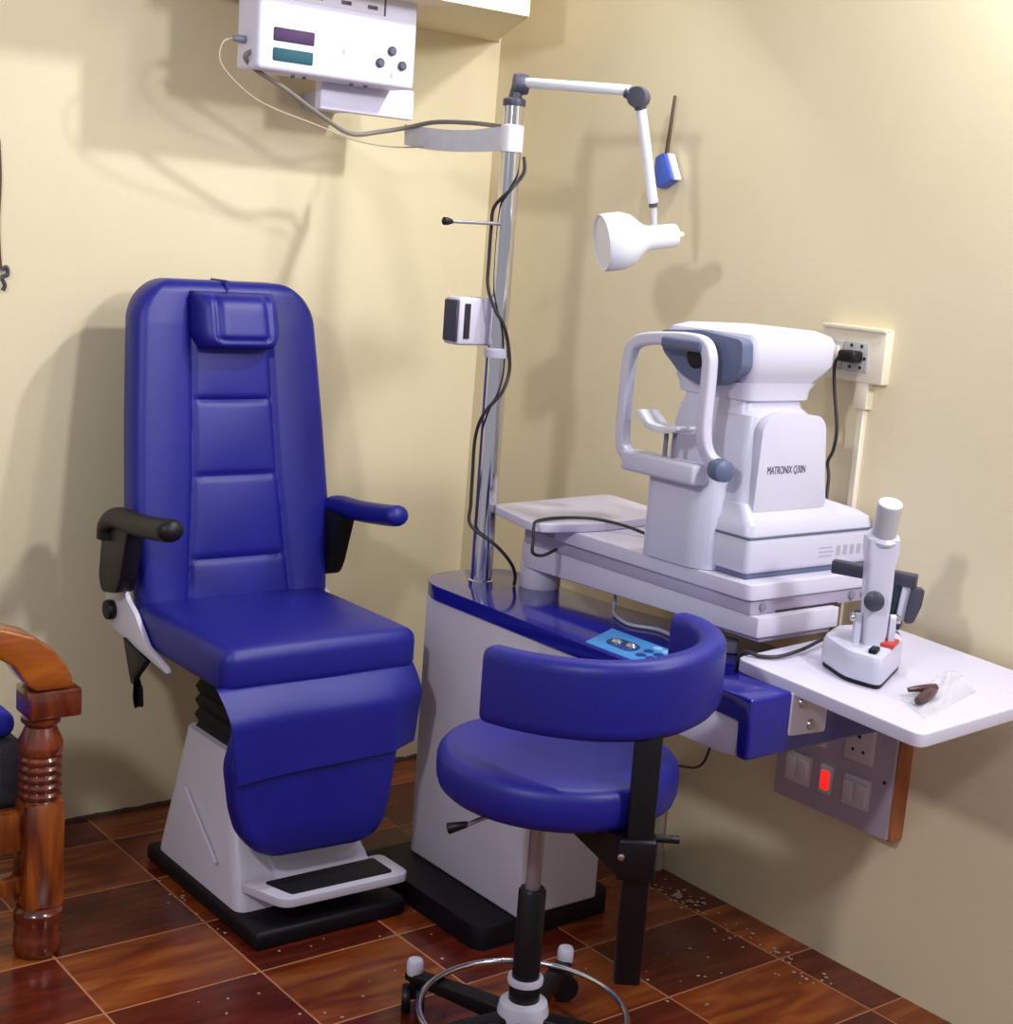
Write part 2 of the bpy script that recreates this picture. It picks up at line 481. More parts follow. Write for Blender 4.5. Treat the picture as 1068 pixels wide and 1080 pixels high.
# armrests: a padded bar on a bent bracket
for s in (-1, 1):
    x = XC+s*.292
    pth = spline([(x, -.262, .80), (x, -.268, .832), (x, -.31, .856), (x, -.42, .862), (x, -.535, .874), (x, -.60, .884)], 8)
    def sec(i, t):
        k = 1 if t < .92 else max(.35, 1-((t-.92)/.08)**2*.65)
        h = .026*k
        return [(math.cos(a)*.031*k, math.sin(a)*h) for a in [2*PI*q/14 for q in range(14)]]
    b2 = bmesh.new(); N = len(pth); rg = []
    for i, p in enumerate(pth):
        d = (pth[min(i+1, N-1)]-pth[max(i-1, 0)]).normalized(); sx = V((1, 0, 0)); up = d.cross(sx)*-1
        rg.append([b2.verts.new(p+sx*a+up*b) for a, b in sec(i, i/(N-1))])
    for A_, B_ in zip(rg, rg[1:]):
        for k in range(14): b2.faces.new((A_[k], A_[(k+1) % 14], B_[(k+1) % 14], B_[k]))
    b2.faces.new(rg[0]); b2.faces.new(rg[-1])
    arm = part('armrest', b2, 'vinyl' if s > 0 else 'black', ch, None if s > 0 else 'armrest with blackish padding')
    pr = rpoly([(-.240, .825), (-.225, .70), (-.245, .668), (-.325, .682), (-.345, .715), (-.385, .845), (-.30, .85)], .014, 3)
    part('arm_bracket', prism(pr, x-s*.012-.022, x-s*.012+.022, 'x', .004, 2), 'black', arm)
# white side brackets with knobs
for s in (-1, 1):
    x = XC+s*.258
    pr = rpoly([(-.262, .735), (-.19, .70), (-.185, .60), (-.235, .572), (-.452, .548), (-.53, .54), (-.52, .552), (-.42, .575), (-.345, .638), (-.30, .66)], .01, 3)
    bk = part('side_bracket', prism(pr, x-.006, x+.006, 'x', .002, 2), 'white', ch)
    part('knob', rod((x+s*.004, -.228, .618), (x+s*.026, -.228, .618), .024, .006), 'black', bk)
lv = part('recline_lever', prism(rpoly([(-.30, .57), (-.43, .545), (-.40, .515), (-.372, .49), (-.366, .44), (-.378, .418), (-.392, .425), (-.386, .47), (-.372, .49), (-.345, .50), (-.31, .53)][:8]+[(-.35, .47), (-.335, .50)], .006, 2), -1.185, -1.170, 'x', .002, 2), 'black', ch)
# legrest and apron
prof = [(-.20, .53), (-.236, .40), (-.222, .30), (-.205, .245), (-.17, .20), (-.125, .18), (.10, .172), (.145, .19), (.168, .235), (.178, .30), (.192, .40), (.20, .53)]
rings = []
for y, k in ((-.745, .93), (-.752, 1), (-.786, 1), (-.796, .97), (-.799, .9)):
    rings.append([(XC+px*k, y+(.545-pz)*-.02, .36+(pz-.36)*k) for px, pz in rpoly(prof, .02, 4)])
part('legrest', loft(rings), 'vinyl', ch, angle=50)
bm = bmesh.new(); G = []
for k in range(2):
    g = []
    for j in range(25):
        v = j/24; row = []
        for i in range(49):
            u = i/48
            x0, x1 = -1.176+.030*v, -.676+.004*v
            z = .572-(.202-.022*u)*v+.003*math.sin(u*5)*v
            y = -.764-.054*math.sin(min(v*2.6, 1)*PI/2)-.002*math.sin(u*9+v*3)+.035*max(0, u-.84)/.16*v
            row.append(bm.verts.new((x0+(x1-x0)*u, y+k*.005, z)))
        g.append(row)
    G.append(g)
for k in range(2):
    for j in range(24):
        for i in range(48): bm.faces.new((G[k][j][i], G[k][j][i+1], G[k][j+1][i+1], G[k][j+1][i]))
for j in range(24):
    for i in (0, 48): bm.faces.new((G[0][j][i], G[0][j+1][i], G[1][j+1][i], G[1][j][i]))
for i in range(48):
    for j in (0, 24): bm.faces.new((G[0][j][i], G[0][j][i+1], G[1][j][i+1], G[1][j][i]))
part('apron', bm, 'vinyl', ch, angle=60)
# footrest
out = rpoly([(-1.085, -.735), (-1.045, -.862), (-.72, -.870), (-.722, -.748)], [.01, .03, .03, .02], 5)
fr = part('footrest', prism(out, .086, .106, 'z', .006, 3), 'white', ch)
part('footrest_pad', prism(rpoly([(-1.04, -.762), (-1.015, -.842), (-.755, -.848), (-.756, -.765)], .008, 3), .104, .110, 'z', .002, 2), 'rubber', fr, 'ribbed black rubber pad')
bm = prism(rpoly([(-.76, .092), (-.69, .092), (-.68, .125), (-.70, .14), (-.735, .128), (-.762, .105)], .006, 3), -1.0, -.765, 'x', .004, 2)
part('footrest_hinge', bm, 'white', fr)

# ------------------------------------------------------------------ instrument stand
st = thing('instrument_stand', (-.46, -.95, 0), 'white ophthalmic instrument stand with glossy blue console, chrome pole and cantilever tables', 'instrument stand')
part('plinth', prism(rpoly([(-.69, -.62), (-.69, -1.075), (-.675, -1.10), (-.30, -1.082), (-.285, -1.06), (-.285, -.62)], .012, 3), 0, .055, 'z', .008, 2), 'plinth', st)
part('cabinet', box((-.585, -1.10, .055), (-.350, -.668, .705), .008, 3), 'white_dirty', st)
cons = part('console', prism(rpoly([(-.592, -.70), (-.592, -1.60), (-.215, -1.60), (-.205, -1.35), (-.30, -1.05), (-.30, -.64), (-.36, -.60), (-.50, -.595), (-.565, -.64)], [.03, .01, .01, .1, .1, .04, .05, .05, .03], 5), .702, .736, 'z', .012, 4), 'blue_gloss', st)
part('console_cover', prism([(-1.098, .706), (-1.098, .640), (-1.13, .628), (-1.655, .628), (-1.690, .634), (-1.695, .700), (-1.63, .706)], -.583, -.215, 'x', .004, 2), 'white', st)
part('console_end', prism([(-1.585, .704), (-1.692, .704), (-1.696, .634), (-1.724, .634), (-1.724, .7525), (-1.585, .7525)], -.588, -.205, 'x', .006, 3), 'blue_gloss', st)
# membrane panel
pn = part('control_panel', prism([(-.58, -1.245), (-.452, -1.185), (-.452, -1.40), (-.578, -1.47)], .735, .738, 'z'), 'panelblue', st, 'sky blue membrane control panel')
part('dial_recess', prism(rpoly([(-.548, -1.262), (-.492, -1.243), (-.492, -1.33), (-.548, -1.35)], .03, 6), .7375, .7388, 'z'), 'panelink', pn)
for c in ((-.522, -1.280), (-.516, -1.318)):
    part('dial', lathe([(.013, 0), (.013, .003), (.008, .008), (0, .009)], (c[0], c[1], .7385), seg=16), 'chrome', pn)
for c in ((-.54, -1.372), (-.505, -1.358), (-.472, -1.350), (-.538, -1.40), (-.505, -1.388), (-.474, -1.378), (-.525, -1.43), (-.49, -1.41)):
    part('button', lathe([(.011, 0), (.011, .002), (.006, .004), (0, .004)], (c[0], c[1], .7378), seg=14), 'lilac' if c[0] > -.5 else 'panelink', pn)
# pole
pole = part('pole', lathe([(.030, 0), (.030, .012), (.0265, .014), (.0265, .555), (.0225, .557), (.0225, 1.112)], (-.475, -.735, .735), seg=32), 'chrome', st)
part('pole_collar', lathe([(.029, 0), (.03, .004), (.03, .018), (.026, .022)], (-.475, -.735, 1.278), seg=28), 'plastic', pole)
part('pole_cap', lathe([(.025, 0), (.026, .003), (.026, .014), (.02, .018)], (-.475, -.735, 1.845), seg=28), 'darkgrey', pole)
hk = part('hook_rod', rod((-.645, -.735, 1.579), (-.475, -.735, 1.583), .004), 'steel', st)
part('hook_knob', lathe([(.004, 0), (.009, .004), (.009, .012), (.005, .026)], (-.652, -.735, 1.579), (1, 0, 0), 14), 'black', hk)
cb = part('rod_holder', box((-.575, -.715, 1.302), (-.435, -.655, 1.412), .008, 3), 'white', st)
part('holder_slot', box((-.560, -.719, 1.318), (-.545, -.713, 1.398), .001, 1), 'slotdark', cb)
part('holder_edge', box((-.580, -.712, 1.31), (-.572, -.66, 1.405), .002, 1), 'darkgrey', cb)
part('holder_clip', box((-.440, -.712, 1.325), (-.430, -.665, 1.405), .002, 1), 'darkgrey', cb)
# reading lamp on the pole
lamp = part('lamp_arm', rod((-.466, -.752, 1.897), (-.352, -.985, 1.886), .0115, .002), 'lampwhite', st)
bm = rod((-.475, -.735, 1.86), (-.470, -.738, 1.888), .015)
bm = lathe([(.0, -.018), (.022, -.016), (.024, 0), (.022, .016), (0, .018)], (-.466, -.742, 1.894), (.9, -.42, 0), 24, bm)
part('lamp_joint', bm, 'darkgrey', lamp)
bm = lathe([(.0, -.017), (.022, -.015), (.024, 0), (.022, .015), (0, .017)], (-.340, -1.0, 1.872), (.9, .42, 0), 24)
bm = rod((-.356, -.975, 1.884), (-.345, -.99, 1.878), .014, bm=bm)
bm = rod((-.338, -1.0, 1.866), (-.332, -1.0, 1.848), .013, bm=bm)
part('lamp_elbow', bm, 'darkgrey', lamp)
part('lamp_tube', rod((-.332, -1.0, 1.853), (-.270, -1.0, 1.652), .0115, .002), 'lampwhite', lamp)
bm = rod((-.270, -1.0, 1.652), (-.268, -1.0, 1.643), .010)
part('tube_band', bm, 'darkgrey', lamp)
part('lamp_swivel', rod((-.268, -1.0, 1.645), (-.262, -1.0, 1.602), .008), 'silver', lamp)
ax = (V((.79, -.61, 0))*.955-V((-.61, -.79, 0))*.25+V((0, 0, .165))).normalized()
o = V((-.412, -1.0, 1.556))
sh = part('lamp_shade', lathe([(.056, .004), (.060, 0), (.063, .006), (.063, .045), (.056, .066), (.040, .085), (.030, .098), (.027, .11), (.026, .168), (.023, .174), (0, .175)], o, ax, 36), 'lampwhite', lamp)
part('shade_inside', lathe([(.055, .0042), (.052, .03), (.03, .05), (0, .055)], o+ax*.0005, ax, 30), 'midgrey', lamp)
part('lamp_switch', lathe([(.007, 0), (.007, .012), (.004, .016), (0, .016)], o+ax*.175, ax, 14), 'ivory', lamp)
# swing arm and instrument table
arm = part('swing_arm', lathe([(.048, 0), (.050, .006), (.050, .062), (.046, .068)], (-.350, -.805, .736), seg=32), 'white', st)
bm = prism(rpoly([(-.402, -.79), (-.402, -1.555), (-.155, -1.555), (-.155, -1.05), (-.295, -.76), (-.36, -.745)], [.03, .006, .01, .03, .03, .03], 4), .806, .846, 'z', .005, 2)
for v in bm.verts:
    if v.co.z < .82 and v.co.y > -.95: v.co.z -= .02*min((v.co.y+.95)/.15, 1)
part('arm_beam', bm, 'white', st)
part('beam_tray', box((-.385, -1.545, .792), (-.17, -1.1, .806), .004, 2), 'rail', st)
part('table_rail', box((-.405, -1.532, .846), (-.030, -.80, .880), .004, 2), 'rail', st)
tt = part('instrument_table', prism(rpoly([(-.420, -.92), (-.420, -1.541), (-.016, -1.541), (-.016, -.92)], [.02, .02, .015, .02], 4), .879, .912, 'z', .012, 4), 'laminate', st)
for yx in ((-.372, -1.5415), (-.098, -1.5415), (-.058, -1.5415)):
    part('rail_screw', rod((yx[0], -1.5315, .862), (yx[0], -1.538, .862), .009, .002, 14), 'midgrey', st)
part('rail_slot', box((-.33, -1.5335, .8475), (-.14, -1.531, .851)), 'slotdark', st)
part('sliding_board', prism(rpoly([(-.472, -.755), (-.070, -.715), (-.10, -.985), (-.36, -1.02), (-.525, -.985)], [.03, .03, .06, .06, .05], 6), .9125, .933, 'z', .008, 4), 'laminate', st)
# right-hand table, sagging a little on its bracket
def table_z(x, y): return .7805+.045*(x+.477)+.045*(y+1.571)
bm = prism(rpoly([(-.477, -1.572), (-.477, -2.016), (-.022, -2.016), (-.022, -1.572)], .022, 5), -.0265, 0, 'z', .008, 4)
for v in bm.verts: v.co.z += table_z(v.co.x, v.co.y)
sd = part('side_table', bm, 'laminate', st)
part('table_bracket', prism(rpoly([(-.480, .754), (-.480, .668), (-.375, .662), (-.375, .754)], .006, 3), -1.727, -1.720, 'y', .001, 1), 'white', st)
for p in ((-.45, .73), (-.395, .735), (-.42, .683)):
    part('bracket_screw', lathe([(.011, 0), (.009, .004), (0, .005)], (p[0], -1.727, p[1]), (0, -1, 0), 14), 'steel', st)

# ------------------------------------------------------------------ operator's stool
SX, SY = -.872, -1.482
RT = V((.792, -.61, 0)); TW = V((-.61, -.792, 0))
sl = thing('operator_stool', (SX, SY, 0), 'round royal blue stool with curved backrest on a black post and chrome foot ring', 'stool')
hub = part('hub', lathe([(.030, .045), (.046, .05), (.050, .065), (.050, .10), (.046, .118), (.034, .124)], (SX, SY, 0), seg=32), 'plastic', sl)
part('collar', lathe([(.029, .122), (.030, .124), (.030, .158), (.029, .16)], (SX, SY, 0), seg=28), 'blackmetal', sl)
part('collar_ring', lathe([(.026, .158), (.034, .158), (.035, .164), (.034, .17), (.026, .17)], (SX, SY, 0), seg=28), 'plastic', sl)
part('gas_sleeve', lathe([(.0265, .168), (.0265, .345), (.023, .35), (.018, .35)], (SX, SY, 0), seg=28), 'blackmetal', sl)
part('gas_rod', lathe([(.0145, .34), (.0145, .54)], (SX, SY, 0), seg=24), 'steel', sl)
for a in (108, 32, -54, -122, -190):
    d = V((math.cos(math.radians(a)), math.sin(math.radians(a)), 0)); n = V((-d.y, d.x, 0)); c = V((SX, SY, 0))
    rings = []
    for r, h0, h1, hw in ((.03, .060, .098, .020), (.12, .064, .096, .019), (.245, .066, .088, .016), (.276, .068, .086, .014)):
        pts = rpoly([(-hw, h0), (hw, h0), (hw, h1), (-hw, h1)], .006, 3)
        rings.append([c+d*r+n*p[0]+V((0, 0, p[1])) for p in pts])
    lg = part('base_leg', loft(rings), 'blackmetal', sl)
    q = c+d*.262
    part('stem_cap', lathe([(.016, .082), (.017, .086), (.017, .108), (.014, .113), (0, .114)], q, seg=18), 'plastic', lg)
    tdir = (n*.6+d*.8).normalized()
    bm = None
    for s in (-1, 1):
        cc = q+tdir*(s*.014)+V((0, 0, .0285))
        bm = lathe([(.010, -.009), (.026, -.009), (.0285, -.005), (.0285, .005), (.026, .009), (.010, .009)], cc, tdir, 22, bm)
    bm = rod(q+V((0, 0, .03)), q+V((0, 0, .083)), .009, bm=bm)
    part('caster', bm, 'blackmetal', lg)
ringz = .098
part('foot_ring', tube([V((SX, SY, ringz))+V((math.cos(2*PI*i/24), math.sin(2*PI*i/24), 0))*.200 for i in range(24)], .0065, 4, 10, closed=True), 'chrome', sl)
sc = V((SX, SY, 0))+RT*.028
bm = lathe([(.0, .546), (.195, .546), (.210, .549), (.220, .558), (.2245, .572), (.226, .590), (.2255, .608), (.223, .617), (.217, .6245), (.206, .629), (.17, .633), (.09, .637), (0, .638)], sc, seg=64)
seat = part('seat', bm, 'vinyl', sl, angle=60)
part('seat_plate', prism(rpoly([(SX-.08, SY-.08), (SX+.08, SY-.08), (SX+.08, SY+.08), (SX-.08, SY+.08)], .015, 3), .53, .549, 'z', .004, 2), 'blackmetal', sl)
l0 = V((SX, SY, .535)); lv = part('height_lever', rod(l0, l0-RT*.135+V((0, 0, -.045))+TW*.06, .0045), 'steel', sl)
e0 = l0-RT*.130+V((0, 0, -.043))+TW*.058
part('lever_grip', rod(e0, e0-RT*.038+V((0, 0, -.012)), .006, .003, 14, r2=.011), 'black', lv)
# backrest: padded arc hugging the near side
def sp(r, t, z): return V((SX, SY, 0))+RT*r+TW*t+V((0, 0, z))
pth = spline([sp(-.112, .085, .772), sp(-.06, .135, .777), sp(.01, .180, .783), (sp(.09, .203, .789)), sp(.175, .193, .797), sp(.25, .135, .808), sp(.285, .05, .818), sp(.270, -.035, .826), sp(.238, -.085, .829)], 10)
NP = len(pth)
def sec(i, t):
    e = min(t, 1-t)/.035
    k = math.sqrt(max(1-(1-min(e, 1))**2, 0))*.55+.45
    th, hh = .026*k, (.071-.016*max(0, (t-.55)/.45))*(.8+.2*k)
    return [p for p in rpoly([(-th, -hh), (th, -hh), (th, hh), (-th, hh)], .024*k, 6)]
part('backrest', sweep(pth, sec), 'vinyl', sl, angle=60)
pq = sp(.168, .200, 0)
pth2 = box((-.0235, -.015, .275), (.0235, .015, .80), .005, 2, mtx=Matrix.Translation(pq) @ Matrix.Rotation(math.atan2(RT.y, RT.x), 4, 'Z'))
part('back_post', pth2, 'blackmetal', sl)
rz = Matrix.Rotation(math.atan2(RT.y, RT.x), 4, 'Z')
cl = part('post_clamp', box((-.038, -.026, .475), (.030, .026, .55), .006, 3, mtx=Matrix.Translation(pq) @ rz), 'blackmetal', sl)
part('clamp_bolt', lathe([(.006, 0), (.006, .004), (0, .006)], pq-RT*.032+TW*.026+V((0, 0, .52)), TW, 12), 'chrome', cl)
bm = rod(pq+V((0, 0, .547))+RT*.025, pq+V((0, 0, .547))+RT*.070, .007, .002)
part('clamp_knob', bm, 'black', cl)
a0 = V((SX, SY, .535)); a1 = pq+V((0, 0, .515))-RT*.02
dd = (a1-a0).normalized(); nn = V((-dd.y, dd.x, 0)); rings = []
for p, h0, h1 in ((a0, -.006, .012), (a0+(a1-a0)*.45, -.010, .012), (a1, -.034, .036)):
    rings.append([p+nn*.022+V((0, 0, h0)), p-nn*.022+V((0, 0, h0)), p-nn*.022+V((0, 0, h1)), p+nn*.022+V((0, 0, h1))])
part('support_arm', loft(rings), 'blackmetal', sl)

# ------------------------------------------------------------------ autorefractor
ar = thing('autorefractor', (-.22, -1.34, .912), 'white and slate tabletop autorefractor with chinrest frame on the instrument table', 'eye tester')
bm = box((-.400, -1.506, .922), (-.012, -1.215, .998), .012, 3)
bs = part('base', bm, 'plastic', ar)
part('base_foot', box((-.392, -1.500, .912), (-.02, -1.22, .923), .003, 2), 'slate', ar)
part('base_seam', box((-.4015, -1.5075, .995), (-.0105, -1.213, 1.0), .002, 1), 'slate', bs)
# sloping skirt above the seam
rings = []
for (x0, x1, y0, y1, z) in ((-.400, -.014, -1.505, -1.215, 1.0), (-.398, -.018, -1.502, -1.218, 1.022), (-.392, -.04, -1.490, -1.21, 1.034), (-.388, -.13, -1.47, -1.22, 1.060)):
    rings.append(rect_ring(x0, x1, y0, y1, z, .02, 4))
part('skirt', loft(rings), 'plastic', ar)
# moving body: rounded tower whose side panel carries the lettering
rings = []
for (x0, x1, y0, y1, z, r) in ((-.390, -.150, -1.472, -1.215, 1.035, .03), (-.382, -.165, -1.468, -1.22, 1.10, .03), (-.375, -.178, -1.465, -1.225, 1.20, .03), (-.368, -.19, -1.46, -1.23, 1.236, .03), (-.35, -.20, -1.445, -1.24, 1.248, .03)):
    rings.append(rect_ring(x0, x1, y0, y1, z, r, 5))
body = part('body', loft(rings), 'plastic', ar)
bm = prism(rpoly([(-.372, 1.040), (-.150, 1.046), (-.163, 1.10), (-.176, 1.218), (-.195, 1.238), (-.30, 1.247), (-.345, 1.240), (-.366, 1.218)], [.01, .02, .03, .02, .02, .02, .02, .02], 5), -1.482, -1.462, 'y', .006, 3)
pnl = part('side_panel', bm, 'plastic', ar)
part('rear_port', lathe([(.012, 0), (.010, .003), (0, .003)], (-.147, -1.45, 1.085), (1, -.3, 0), 14), 'midgrey', ar)
# neck
rings = []
for (x0, x1, y0, y1, z) in ((-.37, -.185, -1.435, -1.235, 1.235), (-.365, -.19, -1.43, -1.24, 1.262), (-.375, -.18, -1.44, -1.23, 1.266), (-.378, -.178, -1.442, -1.228, 1.285), (-.384, -.165, -1.445, -1.222, 1.300)):
    rings.append(rect_ring(x0, x1, y0, y1, z, .03, 5))
part('neck', loft(rings), 'plastic', ar)
# head
rings = []
for (x0, x1, y0, y1, z) in ((-.372, -.185, -1.440, -1.225, 1.296), (-.384, -.160, -1.452, -1.212, 1.318), (-.390, -.142, -1.460, -1.204, 1.338), (-.390, -.141, -1.462, -1.200, 1.384), (-.384, -.148, -1.455, -1.206, 1.398), (-.36, -.17, -1.43, -1.23, 1.408)):
    rings.append(rect_ring(x0, x1, y0, y1, z, .022, 5))
part('head', loft(rings), 'plastic', ar)
fs = part('face_shield', prism(rpoly([(-1.452, 1.388), (-1.456, 1.33), (-1.40, 1.292), (-1.345, 1.285), (-1.29, 1.30), (-1.225, 1.345), (-1.215, 1.388), (-1.33, 1.398)], .015, 4), -.418, -.386, 'x', .008, 3), 'slate', ar, 'slate blue face plate')
part('measuring_window', lathe([(.026, 0), (.026, .004), (.018, .006), (0, .003)], (-.418, -1.33, 1.345), (-1, 0, 0), 24), 'black', fs)
# chinrest column and frame
bm = prism(rpoly([(-.43, -1.235), (-.43, -1.375), (-.405, -1.415), (-.36, -1.415), (-.36, -1.225), (-.405, -1.21)], .02, 4), .913, 1.115, 'z', .006, 3)
for v in bm.verts:
    if v.co.z > 1.0:
        pass
part('chinrest_column', bm, 'plastic', ar)
X = -.452
def frame_tube(pts, w, h, n=8):
    path = spline(pts, n); b2 = bmesh.new(); N = len(path); rg = []
    for i, p in enumerate(path):
        d = (path[min(i+1, N-1)]-path[max(i-1, 0)]).normalized(); sx = V((1, 0, 0)); up = d.cross(sx).normalized()
        rg.append([b2.verts.new(p+sx*a+up*b) for a, b in rpoly([(-w, -h), (w, -h), (w, h), (-w, h)], min(w, h)*.6, 4)])
    m_ = len(rg[0])
    for A_, B_ in zip(rg, rg[1:]):
        for k in range(m_): b2.faces.new((A_[k], A_[(k+1) % m_], B_[(k+1) % m_], B_[k]))
    b2.faces.new(rg[0]); b2.faces.new(rg[-1]); return b2
cf = part('chinrest_frame', frame_tube([(X+.01, -1.40, 1.108), (X, -1.36, 1.112), (X, -1.22, 1.116), (X, -1.182, 1.124), (X, -1.166, 1.15), (X, -1.163, 1.24), (X, -1.168, 1.33), (X, -1.185, 1.357), (X, -1.22, 1.368), (X, -1.27, 1.374), (X, -1.33, 1.378), (X, -1.378, 1.374), (X, -1.398, 1.352), (X, -1.402, 1.31), (X, -1.402, 1.20), (X+.012, -1.412, 1.15), (X+.03, -1.44, 1.13)], .013, .0135), 'plastic', ar)
part('frame_foot', box((X-.016, -1.40, 1.088), (X+.03, -1.18, 1.132), .008, 3), 'plastic', cf)
part('forehead_rest', box((X-.018, -1.388, 1.356), (X+.016, -1.272, 1.379), .006, 3), 'slate', cf)
part('height_knob', lathe([(.018, 0), (.022, .003), (.024, .02), (.022, .036), (.016, .04), (0, .041)], (X+.02, -1.425, 1.128), (-.25, -1, 0), 24), 'slate', cf)
cr = part('chin_rest', prism(rpoly([(-1.215, 1.215), (-1.235, 1.206), (-1.262, 1.186), (-1.30, 1.182), (-1.335, 1.187), (-1.352, 1.196), (-1.352, 1.203), (-1.30, 1.196), (-1.265, 1.199), (-1.232, 1.224)], .006, 3), X-.025, X+.03, 'x', .004, 2), 'lampwhite', ar)
bm = rod((X+.012, -1.285, 1.115), (X+.012, -1.285, 1.185), .005)
bm = rod((X+.012, -1.310, 1.115), (X+.012, -1.310, 1.185), .005, bm=bm)
part('chin_post', bm, 'midgrey', cr)
# lettering
def text(name, body, size, loc, rot, m, parent, sx=1.):
    cu = bpy.data.curves.new(name, 'FONT'); cu.body = body; cu.size = size; cu.extrude = .0004
    cu.align_x = 'LEFT'; cu.materials.append(M[m])
    tmp = bpy.data.objects.new(name, cu); COL.objects.link(tmp)
    me = bpy.data.meshes.new_from_object(tmp, depsgraph=bpy.context.evaluated_depsgraph_get())
    bpy.data.objects.remove(tmp); bpy.data.curves.remove(cu)
    o = bpy.data.objects.new(name, me); COL.objects.link(o); o.parent = parent
    o.location = V(loc)-ORG[parent.name]; o.rotation_euler = rot; o.scale = (sx, 1, 1)
    return o
text('lettering', 'MATRONIX Q30N', .023, (-.343, -1.4824, 1.122), (PI/2, 0, 0), 'ink', pnl, .62)
bm = None
for k in range(3): bm = box((-.185, -1.5066, .963-k*.009), (-.145+.005*(k % 2), -1.5062, .9655-k*.009), bm=bm)
for k in range(4): bm = box((-.13+k*.022, -1.5066, .945), (-.118+k*.022, -1.5062, .966), bm=bm)
part('rating_marks', bm, 'printgrey', bs, smooth=False)

# ------------------------------------------------------------------ lensmeter
lm = thing('lensmeter', (-.31, -1.75, .78), 'white lensmeter with grey eyepiece, black bar and red switch on right-hand table', 'lensmeter')
base = [(-.372, -1.838), (-.222, -1.772), (-.198, -1.735), (-.212, -1.675), (-.27, -1.645), (-.355, -1.675), (-.388, -1.765)]
ct = V((-.295, -1.750))
def ringp(k, z): return [(ct.x+(p[0]-ct.x)*k, ct.y+(p[1]-ct.y)*k, z) for p in rpoly(base, .02, 4)]
bl = part('base', loft([ringp(.97, .789), ringp(1, .794), ringp(.985, .83), ringp(.94, .84), ringp(.85, .843)]), 'plastic', lm)
part('base_foot', loft([ringp(.95, .78), ringp(.95, .79)]), 'black', lm)
ur = V((.916, .4, 0)); vr = V((-.4, .916, 0))
mt = Matrix.Rotation(math.atan2(.4, .916), 4, 'Z')
part('power_switch', box((-.022, -.014, 0), (.022, .014, .010), .003, 2, mtx=Matrix.Translation((-.290, -1.787, .842)) @ mt), 'red', lm)
part('ink_lever', box((-.016, -.008, 0), (.012, .008, .010), .003, 2, mtx=Matrix.Translation((-.350, -1.800, .842)) @ mt), 'black', lm)
part('side_dial', lathe([(.024, 0), (.024, .006), (.018, .010), (0, .010)], (-.207, -1.735, .818), (.85, -.5, 0), 22), 'darkgrey', lm)
cx, cy = -.312, -1.764
rings = []
for k in range(9):
    t = k/8; z = .838+.212*t; w = .020+.006*math.sin(t*PI*.8)+(.006 if k > 6 else 0); d = .018+.008*t
    off = V((.004*t, .012*t, 0))
    pts = rpoly([(-w, -d), (w, -d), (w, d), (-w, d)], .009, 3)
    rings.append([V((cx, cy, z))+off+RT*p[0]-TW*p[1] for p in pts])
col = part('column', loft(rings), 'plastic', lm)
part('column_knob', lathe([(.017, 0), (.019, .004), (.019, .014), (.013, .018), (0, .019)], V((cx, cy, .935))-RT*.012+TW*.02, TW*1.0+V((-.4, 0, 0)), 22), 'darkgrey', col)
ea = (TW*.30+V((0, 0, .95))).normalized()
eb = V((cx+.004, cy+.010, 1.043))
part('eyepiece', lathe([(.018, 0), (.0235, .006), (.0235, .078), (.0225, .082), (.0, .082)], eb, ea, 30), 'silver', lm)
part('eyepiece_ring', lathe([(.022, .0), (.030, .002), (.031, .008), (.024, .014)], eb+V((0, 0, .002)), ea, 30), 'plastic', lm)
part('eyepiece_top', lathe([(.0215, 0), (.021, .0015), (0, .002)], eb+ea*.082, ea, 30), 'lampwhite', lm)
for s in (-1, 1):
    q = V((cx, cy, .838))+RT*.033*s
    fk = part('hinge_fork', prism(rpoly([(-.010, 0), (.010, 0), (.007, .06), (0, .066), (-.007, .06)], .004, 2), -.006, .006, 'y', .002, 1, mtx=Matrix.Translation(q) @ Matrix.Rotation(math.atan2(RT.y, RT.x)+PI/2, 4, 'Z')), 'plastic', lm)
    part('hinge_bolt', lathe([(.008, 0), (.009, .003), (.007, .008), (0, .009)], q+RT*s*.006+V((0, 0, .055)), RT*s, 14), 'chrome', fk)
bd = V((.42, -.9, -.02)).normalized(); bc = V((-.306, -1.750, .968))-TW*.035
bar = part('spectacle_bar', box((-.082, -.010, -.013), (.082, .010, .013), .003, 2, mtx=Matrix.Translation(bc+bd*.004) @ Matrix.Rotation(math.atan2(bd.y, bd.x), 4, 'Z')), 'darkgrey', lm)
part('drum', lathe([(.022, -.01), (.026, -.006), (.026, .012), (.02, .016)], bc+V((.012, .0, .03))+bd*.005, (bd*-.3+TW), 22), 'darkgrey', lm)
part('lens_stop', lathe([(.012, 0), (.012, .05), (.016, .055)], bc+bd*.02+V((0, 0, -.075)), seg=18), 'chrome', lm)
part('lens_table', box((-.045, -.012, -.012), (.045, .014, .012), .004, 2, mtx=Matrix.Translation(bc+bd*.022+V((0, 0, -.088))) @ Matrix.Rotation(math.atan2(bd.y, bd.x), 4, 'Z')), 'teallens', lm)
for k, (off, m_, th) in enumerate(((.050, 'teallens', .007), (.066, 'plastic', .006), (.083, 'darkgrey', .009))):
    pr = rpoly([(-.012, -.082), (.004, -.080), (.016, -.045), (.018, -.012), (-.006, -.010), (-.010, -.05)], .005, 3)
    part('filter_disc', prism(pr, -th, th, 'y', .002, 2, mtx=Matrix.Translation(bc+bd*off) @ Matrix.Rotation(math.atan2(RT.y, RT.x), 4, 'Z')), m_, lm)

lm.rotation_euler = (.045, -.045, 0)       # it stands on the sagging table

